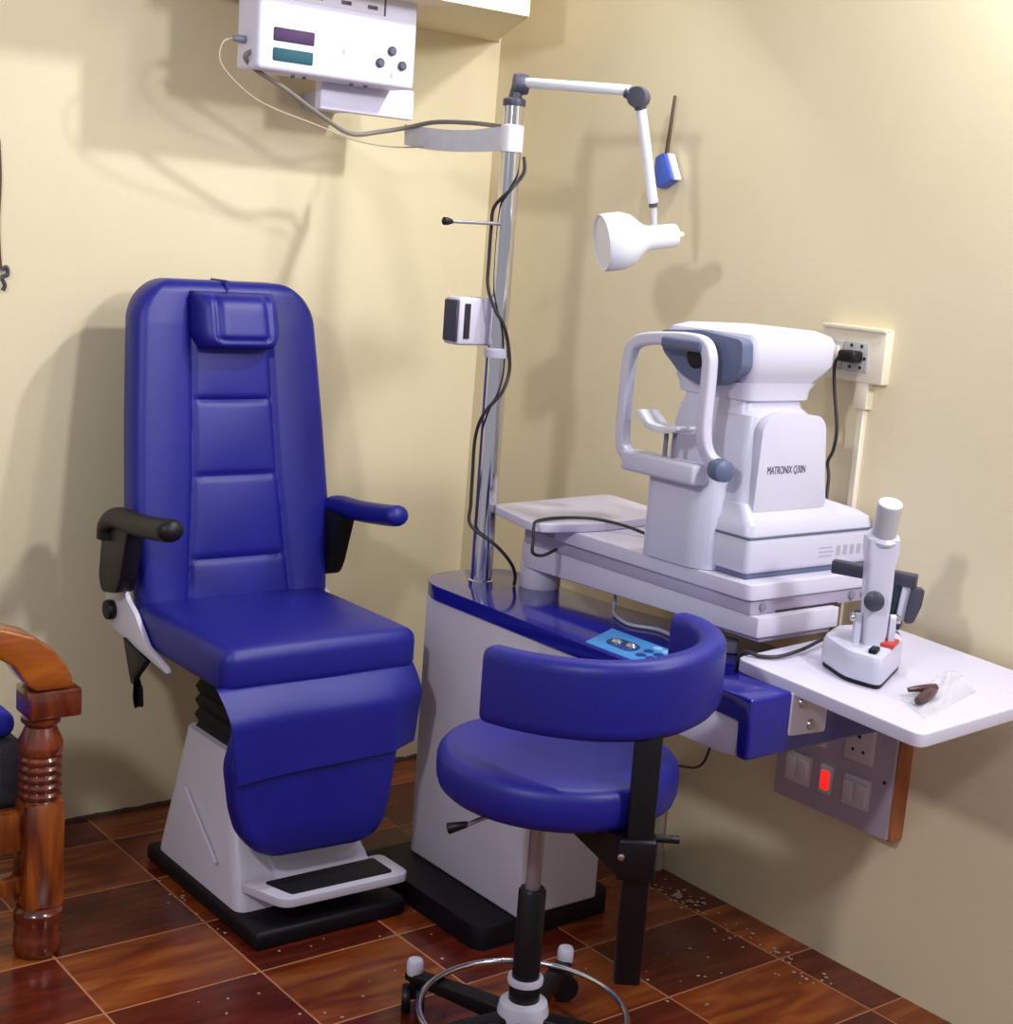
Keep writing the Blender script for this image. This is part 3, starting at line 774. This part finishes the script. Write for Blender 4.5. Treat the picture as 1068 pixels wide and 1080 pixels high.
# ------------------------------------------------------------------ vision chart box
vx0, vx1, vy = -.922, -.490, -.35
cbx = thing('vision_chart_box', (-.70, -.2, 1.89), 'white wall-mounted vision chart light box with purple and green strips above the chair', 'chart box')
hs = part('housing', box((vx0, vy, 1.890), (vx1, vy+.105, 2.42), .012, 4), 'chartwhite', cbx)
def front(name, x0, x1, z0, z1, m, dep=.003, bev=.0015, par=hs, label=None):
    return part(name, box((vx0+x0, vy-dep, 1.89+z0), (vx0+x1, vy+.002, 1.89+z1), bev, 2), m, par, label)
front('indicator_strip', .040, .146, .066, .096, 'purple', .004, .003, label='purple indicator strip')
front('indicator_strip', .040, .144, .022, .051, 'teal', .004, .003, label='teal green indicator strip')
for x, z in ((.360, .083), (.328, .052), (.391, .052)):
    part('button', lathe([(.011, 0), (.011, .006), (.008, .009), (0, .009)], (vx0+x, vy, 1.89+z), (0, -1, 0), 18), 'ink', hs)
front('label_plate', .170, .232, .120, .142, 'lampwhite', .002)
front('badge', .222, .232, .060, .076, 'printgrey', .001, .0003)
front('badge', .358, .368, .022, .036, 'printgrey', .001, .0003)
scr = front('chart_screen', .05, .332, .160, .50, 'laminate', .002)
front('screen_edge', .332, .336, .160, .50, 'ink', .003, .0005)
for x in (.135, .212, .285):
    front('optotype', x, x+.028, .170, .179, 'ink', .003, .0003, scr)
bk = part('wall_bracket', box((-.690, -.245, 1.827), (-.418, -.215, 1.90), .005, 2), 'chartwhite', cbx)
part('bracket_arm', box((-.60, -.225, 1.84), (-.50, .0, 1.885), .004, 2), 'chartwhite', bk)
for x in (-.80, -.77, -.64, -.60):
    part('screw', rod((x, -.30, 1.882), (x, -.30, 1.892), .005, 0, 10), 'midgrey', cbx)
part('cord_gland', lathe([(.009, 0), (.009, .02), (.006, .03)], (vx0, -.29, 1.955), (-1, 0, 0), 14), 'midgrey', cbx)

def cable(name, pts, r, m, label, cat='cable', n=8):
    p0 = pts[0]
    return solo(name, tube(pts, r, n, 8), m, p0, label, cat)
cable('sagging_cable', [(-.916, -.318, 1.93), (-.932, -.312, 1.915), (-.90, -.30, 1.892), (-.82, -.30, 1.858), (-.715, -.30, 1.805), (-.633, -.30, 1.773), (-.552, -.31, 1.786), (-.50, -.34, 1.80), (-.47, -.42, 1.815), (-.462, -.56, 1.812), (-.480, -.70, 1.80)], .0055, 'greycable', 'grey power cord sagging from the chart box to the chrome pole')
cable('thin_wire', [(-.95, -.29, 1.955), (-.978, -.29, 1.942), (-.985, -.295, 1.898), (-.938, -.30, 1.851), (-.868, -.30, 1.816), (-.74, -.30, 1.786), (-.605, -.30, 1.757), (-.50, -.34, 1.753), (-.468, -.52, 1.765), (-.470, -.71, 1.763)], .002, 'palewire', 'thin pale wire looping below the chart box beside the grey cord', 'wire')
# tape: strip running back from the pole plus the wrap around it
tp = thing('tape_wrap', (-.475, -.735, 1.74), 'white tape strip binding the chart cords to the pole top', 'tape')
part('wrap', lathe([(.0225, 0), (.0262, .002), (.0268, .03), (.0262, .060), (.0225, .062)], (-.475, -.735, 1.742), seg=28), 'tape', tp)
bm = bmesh.new(); rows = []
for i in range(41):
    t = i/40; p = V((-.497, -.735, 1.772)).lerp(V((-.478, -.30, 1.786)), t)+V((0, 0, -.010*math.sin(t*PI)))
    tw = .25+t*1.0*math.sin(t*5)*.35
    h = .029-.004*t
    up = V((math.sin(tw)*.6, 0, math.cos(tw)))
    rows.append([bm.verts.new(p+up*h*k+V((1, 0, 0))*dx) for dx in (-.0008, .0008) for k in (-1, -.5, 0, .5, 1)])
for A_, B_ in zip(rows, rows[1:]):
    for k in range(4):
        bm.faces.new((A_[k], A_[k+1], B_[k+1], B_[k])); bm.faces.new((A_[k+6], A_[k+5], B_[k+5], B_[k+6]))
    bm.faces.new((A_[0], B_[0], B_[5], A_[5])); bm.faces.new((A_[4], A_[9], B_[9], B_[4]))
part('strip', bm, 'tapeclear', tp)
# cord spiralling down the pole
pts = []
for i, (z, a) in enumerate(((1.735, 20), (1.70, -10), (1.66, -80), (1.62, -150), (1.575, -172), (1.50, -176), (1.44, -160), (1.39, -110), (1.355, -70), (1.31, -40), (1.25, -30), (1.20, -60), (1.15, -120), (1.09, -165), (1.0, -172), (.93, -165), (.88, -150))):
    r = .033 if z > 1.295 else .037
    a = math.radians(a); d = RT*math.cos(a)-TW*math.sin(a)*1.0
    pts.append(V((-.475, -.735, z))+d*r)
pts += [(-.475, -.785, .84), (-.44, -.80, .80), (-.415, -.79, .765), (-.408, -.78, .738)]
cable('lamp_cord', pts, .0042, 'cable', 'black cord winding down the chrome pole to the blue console')
cable('thin_wire', [(-.449, -.73, 1.10), (-.438, -.72, 1.07), (-.428, -.71, 1.03), (-.440, -.71, .95), (-.447, -.71, .86), (-.445, -.70, .745)], .002, 'palewire', 'thin pale wire hanging behind the lower chrome pole', 'wire')
cable('device_cord', [(-.43, -.95, .862), (-.50, -.99, .862), (-.545, -1.008, .875), (-.546, -1.008, .905), (-.541, -1.0, .932), (-.51, -.975, .9385), (-.43, -.962, .9385), (-.36, -.995, .9385), (-.315, -1.05, .93), (-.295, -1.12, .919), (-.28, -1.19, .918)], .0038, 'cable', 'black cord arching over the white sliding board to the autorefractor')
cable('console_wire', [(-.33, -1.05, .80), (-.345, -1.07, .76), (-.37, -1.10, .742), (-.40, -1.18, .741), (-.37, -1.24, .741), (-.38, -1.30, .742), (-.40, -1.33, .742)], .004, 'clearwire', 'pale flexible wire lying on the blue console behind the membrane panel')
solo('plug_adapter', prism(rpoly([(-.418, -1.325), (-.36, -1.315), (-.31, -1.42), (-.335, -1.45), (-.395, -1.40)], .012, 3), .737, .762, 'z', .006, 3), 'midgrey', (-.37, -1.38, .737), 'grey flat adapter lying on the blue console beside the membrane panel', 'adapter')
part('cord', tube([(-.455, -1.555, .74), (-.452, -1.568, .785), (-.44, -1.600, .785), (-.41, -1.622, .7865), (-.345, -1.622, .790), (-.27, -1.610, .796), (-.19, -1.598, .800), (-.16, -1.62, .803), (-.19, -1.66, .806), (-.225, -1.685, .81)], .004, 8, 8), 'cable', lm, 'black cord')
cable('trailing_cord', [(-.10, -1.30, .62), (-.12, -1.22, .50), (-.09, -1.15, .36), (-.03, -1.02, .30), (-.02, -.94, .29), (-.03, -.80, .28)], .003, 'cable', 'thin dark cord along the right wall under the console end')

# ------------------------------------------------------------------ upper wall socket
WX = .016
so = thing('wall_socket', (WX, -1.39, 1.36), 'ivory wall socket plate with plug in it, above the autorefractor', 'socket')
part('face_plate', box((WX-.024, -1.476, 1.300), (WX+.004, -1.302, 1.418), .004, 2), 'ivory', so)
part('plate_lip', box((WX-.030, -1.476, 1.410), (WX-.01, -1.302, 1.420), .003, 2), 'ivory', so)
for k, (y0, y1) in enumerate(((-1.365, -1.330), (-1.436, -1.370))):
    sw = part('socket_module' if k else 'rocker_switch', box((WX-.029, y0, 1.322), (WX-.02, y1, 1.386), .002, 2), 'sockgrey', so)
    if k:
        bm = None
        for y, z in ((-1.39, 1.378), (-1.418, 1.378), (-1.39, 1.332), (-1.418, 1.332), (-1.428, 1.352)): bm = rod((WX-.0295, y, z), (WX-.028, y, z), .004, 0, 10, bm)
        part('socket_holes', bm, 'slotdark', sw)
    else:
        part('rocker', box((WX-.034, -1.358, 1.335), (WX-.027, -1.338, 1.374), .002, 2), 'ivory', sw)
pc = thing('power_lead', (-.03, -1.40, 1.35), 'black plug and cord hanging from the ivory wall socket behind autorefractor', 'power cord')
part('plug', box((WX-.062, -1.425, 1.342), (WX-.028, -1.378, 1.368), .007, 3), 'black', pc)
part('cord', tube([(WX-.052, -1.38, 1.353), (-.035, -1.368, 1.335), (-.03, -1.368, 1.29), (-.03, -1.388, 1.20), (-.03, -1.386, 1.15), (-.03, -1.374, 1.12), (-.03, -1.381, 1.09), (-.04, -1.39, 1.04)], .0038, 8, 8), 'cable', pc)
cd = thing('wire_conduit', (WX, -1.42, 1.04), 'narrow ivory wire conduit running down the wall below the ivory socket', 'conduit')
part('conduit_strip', box((WX-.014, -1.430, .63), (WX+.004, -1.412, 1.26), .002, 1), 'ivory', cd)
part('conduit_cap', box((WX-.022, -1.440, 1.243), (WX+.004, -1.404, 1.302), .003, 2), 'ivory', cd)

# ------------------------------------------------------------------ lower switchboard
sb = thing('switchboard', (0, -1.5, .35), 'wooden-sided switchboard with glowing red indicator on right wall under side table', 'switchboard')
part('box', box((-.038, -1.662, .342), (.008, -1.335, .600), .002, 1), 'frame', sb)
fp = part('face_plate', box((-.046, -1.657, .346), (-.036, -1.335, .597), .002, 2), 'boardgrey', sb)
FX = -.046
def sw_plate(y0, y1, z0, z1):
    pl = part('switch', box((FX-.008, y0, z0), (FX+.002, y1, z1), .002, 2), 'switchw', sb)
    n = 2
    for k in range(n):
        a = y0+(y1-y0)*(k+.12)/n; b = y0+(y1-y0)*(k+.88)/n
        bm = box((FX-.014, a, z0+.012), (FX-.006, b, z1-.012), .002, 2)
        part('rocker', bm, 'switchw', pl)
sw_plate(-1.605, -1.535, .392, .462); sw_plate(-1.440, -1.370, .392, .462)
sk = part('socket', box((FX-.012, -1.605, .495), (FX+.002, -1.53, .575), .003, 2), 'switchw', sb)
sk2 = part('socket', box((FX-.012, -1.475, .495), (FX+.002, -1.40, .575), .003, 2), 'switchw', sb)
for s_, yc in ((sk, -1.5675), (sk2, -1.4375)):
    bm = None
    for dy, dz, r in ((0, .018, .005), (-.014, -.014, .004), (.014, -.014, .004)): bm = rod((FX-.0125, yc+dy, .535+dz), (FX-.011, yc+dy, .535+dz), r, 0, 12, bm)
    part('socket_holes', bm, 'slotdark', s_)
ind = part('indicator', box((FX-.008, -1.502, .395), (FX+.002, -1.468, .458), .002, 2), 'switchw', sb)
part('neon_lens', box((FX-.013, -1.496, .405), (FX-.006, -1.475, .447), .003, 2), 'glow', ind, 'glowing red neon lens')
part('plate_screw', rod((FX-.002, -1.637, .47), (FX+.001, -1.637, .47), .004, 0, 10), 'slotdark', sb)
solo('wall_pipe', lathe([(.014, 0), (.014, .05), (.010, .052), (.010, .30)], (-.012, -.955, .0), seg=18), 'palewire', (-.012, -.955, 0), 'short pale pipe standing against the right wall behind stool post', 'pipe')

# ------------------------------------------------------------------ small things
po = thing('hanging_pouch', (-.012, -.75, 1.70), 'small blue pouch with a thin brown stick on the right wall beside lamp tube', 'pouch')
PXW = .020
part('pouch', prism(rpoly([(-.716, 1.775), (-.745, 1.785), (-.780, 1.722), (-.735, 1.698), (-.715, 1.715)], .006, 3), PXW-.032, PXW-.004, 'x', .005, 2), 'pouch', po)
part('white_edge', prism(rpoly([(-.747, 1.784), (-.757, 1.784), (-.790, 1.722), (-.781, 1.719)], .003, 2), PXW-.026, PXW-.006, 'x', .003, 2), 'tape', po)
part('stick', rod((PXW-.018, -.738, 1.76), (PXW-.018, -.752, 1.922), .006, .002, 12, r2=.004), 'brown', po)
hc = thing('knotted_string', (-1.38, -.012, 1.35), 'dark knotted string hanging on the back wall at left edge', 'string')
part('cord', tube([(-1.386, -.006, 1.69), (-1.383, -.010, 1.60), (-1.386, -.010, 1.50), (-1.381, -.010, 1.41), (-1.378, -.012, 1.395)], .003, 6, 8), 'brown', hc)
part('knot', tube([(-1.378, -.012, 1.395), (-1.368, -.014, 1.402), (-1.366, -.014, 1.385), (-1.378, -.014, 1.378), (-1.372, -.014, 1.36), (-1.376, -.012, 1.348)], .005, 6, 8), 'darkgrey', hc)
# clear bag with a brown clip in it
bg = bmesh.new(); rows = []
bc = V((-.280, -1.905)); 
for k in range(2):
    g = []
    for j in range(17):
        r = []
        for i in range(25):
            uu = -1+2*i/24; vv = -1+2*j/16
            x = bc.x+.105*uu+.022*vv; y = bc.y+.02*uu+.044*vv
            e = max(0, 1-uu**4)*max(0, 1-vv**4)
            h = max(0, (.004+.034*max(0, (uu+.35))*(1-.3*uu))*e+.012*noise.noise(V((uu*3.2, vv*3.2, 1.7)))*e)
            r.append(bg.verts.new((x, y, table_z(x, y)+.0008+(h if k else 0)+.0006*k)))
        g.append(r)
    rows.append(g)
for k in range(2):
    for j in range(16):
        for i in range(24): bg.faces.new((rows[k][j][i], rows[k][j][i+1], rows[k][j+1][i+1], rows[k][j+1][i]))
m = M['bag'] = mat('clear_polythene', (235, 235, 240), .12, spec=.8, alpha=.34)
solo('plastic_bag', bg, 'bag', (-.28, -1.905, .781), 'crumpled clear plastic bag lying on the side table beside lensmeter', 'bag')
cp = thing('spectacle_clip', (-.33, -1.90, .781), 'small dark brown clip lying by the clear bag on side table', 'clip')
bm = tube([(-.372, -1.925, .7815), (-.345, -1.918, .7825), (-.318, -1.911, .785), (-.296, -1.905, .786)], lambda t: .0062+.0045*math.sin(t*PI), 8, 10)
part('jaw', bm, 'brownclip', cp)
bm = tube([(-.352, -1.888, .789), (-.334, -1.895, .791), (-.312, -1.899, .790), (-.292, -1.903, .788)], lambda t: .0045+.005*t, 8, 10)
part('lever', bm, 'brownclip', cp)
# crumbs of plaster on the floor
bm = bmesh.new()
def crumb(x, y, s):
    b2 = bmesh.new(); bmesh.ops.create_icosphere(b2, subdivisions=1, radius=s)
    for v in b2.verts: v.co = V((v.co.x*random.uniform(.6, 1.5), v.co.y*random.uniform(.6, 1.5), abs(v.co.z)*.5))+V((x, y, .0005))
    merge(bm, b2)
for i in range(70): crumb(-.06+random.gauss(0, .03)-.04, random.uniform(-1.6, -.9), random.uniform(.002, .005))
for i in range(26): crumb(-.075+random.gauss(0, .018), -1.13+random.gauss(0, .035), random.uniform(.003, .007))
for i in range(60): crumb(random.uniform(-1.45, -.15), random.uniform(-1.55, -.85), random.uniform(.0015, .004))
for i in range(14): crumb(-1.13+random.gauss(0, .015), random.uniform(-.75, -.42), random.uniform(.002, .004))
solo('plaster_crumbs', bm, 'chip', (0, 0, 0), 'pale plaster crumbs scattered over the brown floor tiles', 'debris', kind='stuff')

# ------------------------------------------------------------------ wooden sofa, only its front arm is in view
sf = thing('wooden_sofa', (-1.503, -.63, 0), 'lacquered teak sofa with turned front post at left edge', 'sofa')
px, py = -1.503, -.63
prof = [(.038, 0), (.046, .006), (.050, .02), (.050, .045), (.046, .055), (.048, .062), (.046, .068), (.050, .08), (.050, .098), (.044, .105), (.043, .112)]
post = part('turned_post', lathe(prof, (px, py, 0), seg=36), 'woodred', sf)
pp = []
for k in range(1):
    b2 = box((px-.042, py-.042, .110), (px+.042, py+.042, .345), .010, 2)
part('post_shaft', b2, 'wood', sf)
prof = [(.040, .343)]
for k in range(5):
    z = .350+k*.019; prof += [(.0385, z-.004), (.0440, z+.002), (.0445, z+.008), (.0400, z+.014)]
prof += [(.044, .446), (.047, .456), (.045, .470), (.036, .490), (.031, .502), (.034, .506), (.040, .512), (.040, .522), (.034, .528)]
part('post_turning', lathe(prof, (px, py, 0), seg=36), 'woodred', sf)
part('post_block', box((px-.038, py-.045, .525), (px+.070, py+.045, .585), .006, 2), 'woodred', sf)
top = [(-1.455, .586), (-1.452, .605), (-1.470, .640), (-1.495, .672), (-1.535, .702), (-1.60, .725), (-1.72, .735), (-1.95, .735), (-1.95, .690), (-1.72, .690), (-1.62, .672), (-1.575, .645), (-1.545, .600), (-1.53, .586)]
part('armrest', prism(top, py-.043, py+.043, 'y', .007, 3), 'woodlight', sf)
part('front_rail', box((-1.95, py-.02, .24), (px-.03, py+.025, .325), .006, 2), 'wood', sf)
part('lower_rail', box((-1.95, py-.018, .145), (px-.03, py+.02, .185), .006, 2), 'wood', sf)
bm = box((-1.95, -.582, .30), (-1.505, -.08, .45), .03, 4)
part('seat_cushion', bm, 'cushion', sf)
part('seat_base', box((-1.95, -.62, .26), (-1.56, -.06, .30), .004, 2), 'wood', sf)
part('rear_post', box((-1.95, -.10, 0), (-1.87, -.03, .75), .008, 2), 'wood', sf)
part('front_leg', box((-1.95, -.66, 0), (-1.89, -.60, .70), .008, 2), 'wood', sf)
solo('blue_cushion', box((-1.90, -.56, .453), (-1.525, -.40, .510), .026, 4), 'cushblue', (-1.72, -.48, .45), 'bright blue cushion end on the charcoal sofa seat', 'cushion')

# ------------------------------------------------------------------ light
def area(name, loc, target, size, energy, color, size_y=None):
    l = bpy.data.lights.new(name, 'AREA'); l.energy = energy; l.color = color
    if size_y: l.shape = 'RECTANGLE'; l.size = size; l.size_y = size_y
    else: l.shape = 'DISK'; l.size = size
    o = bpy.data.objects.new(name, l); COL.objects.link(o); o.location = loc
    o.rotation_euler = (V(target)-V(loc)).to_track_quat('-Z', 'Y').to_euler()
    o['kind'] = 'helper'
    return o
area('lamp_left', (-3.0, -2.4, 2.32), (-.5, -.6, 1.3), .20, 22, (.97, .97, 1))
area('ceiling_lamp', (-.22, -1.22, 2.42), (-2.3, -.45, 1.5), .08, 15, (.97, .98, 1))
area('tube_light', (-.16, -2.05, 2.45), (-.2, -1.6, 1.2), .06, 10, (.97, .98, 1), .5)
area('room_light', (-.40, -3.6, 2.5), (-.9, -.5, 1.0), .3, 33, (.97, .97, 1))
w = bpy.data.worlds.new('room'); bpy.context.scene.world = w; w.use_nodes = True
w.node_tree.nodes['Background'].inputs[0].default_value = (.80, .80, .86, 1)
w.node_tree.nodes['Background'].inputs[1].default_value = .42

# ------------------------------------------------------------------ camera
sc_ = bpy.context.scene
cam = bpy.data.cameras.new('camera'); co = bpy.data.objects.new('camera', cam); COL.objects.link(co)
r = V((0.7910464107934924, -0.6075128947422611, 0.07192814951471935))
d = V((-0.05333349562044311, -0.1856146804614159, -0.9811741581605739))
f = V((0.6094268735587869, 0.7723181165291184, -0.1792306130806831))
up = -d
co.matrix_world = Matrix(((r.x, up.x, -f.x, -2.599), (r.y, up.y, -f.y, -3.507), (r.z, up.z, -f.z, 1.551), (0, 0, 0, 1)))
cam.sensor_fit = 'HORIZONTAL'; cam.sensor_width = 36; cam.lens = 1579.881/1068*36
cam.clip_start = .05
sc_.camera = co
vs = sc_.view_settings
vs.view_transform = 'Standard'; vs.look = 'None'; vs.exposure = 0.2; vs.gamma = 1; vs.use_curve_mapping = False
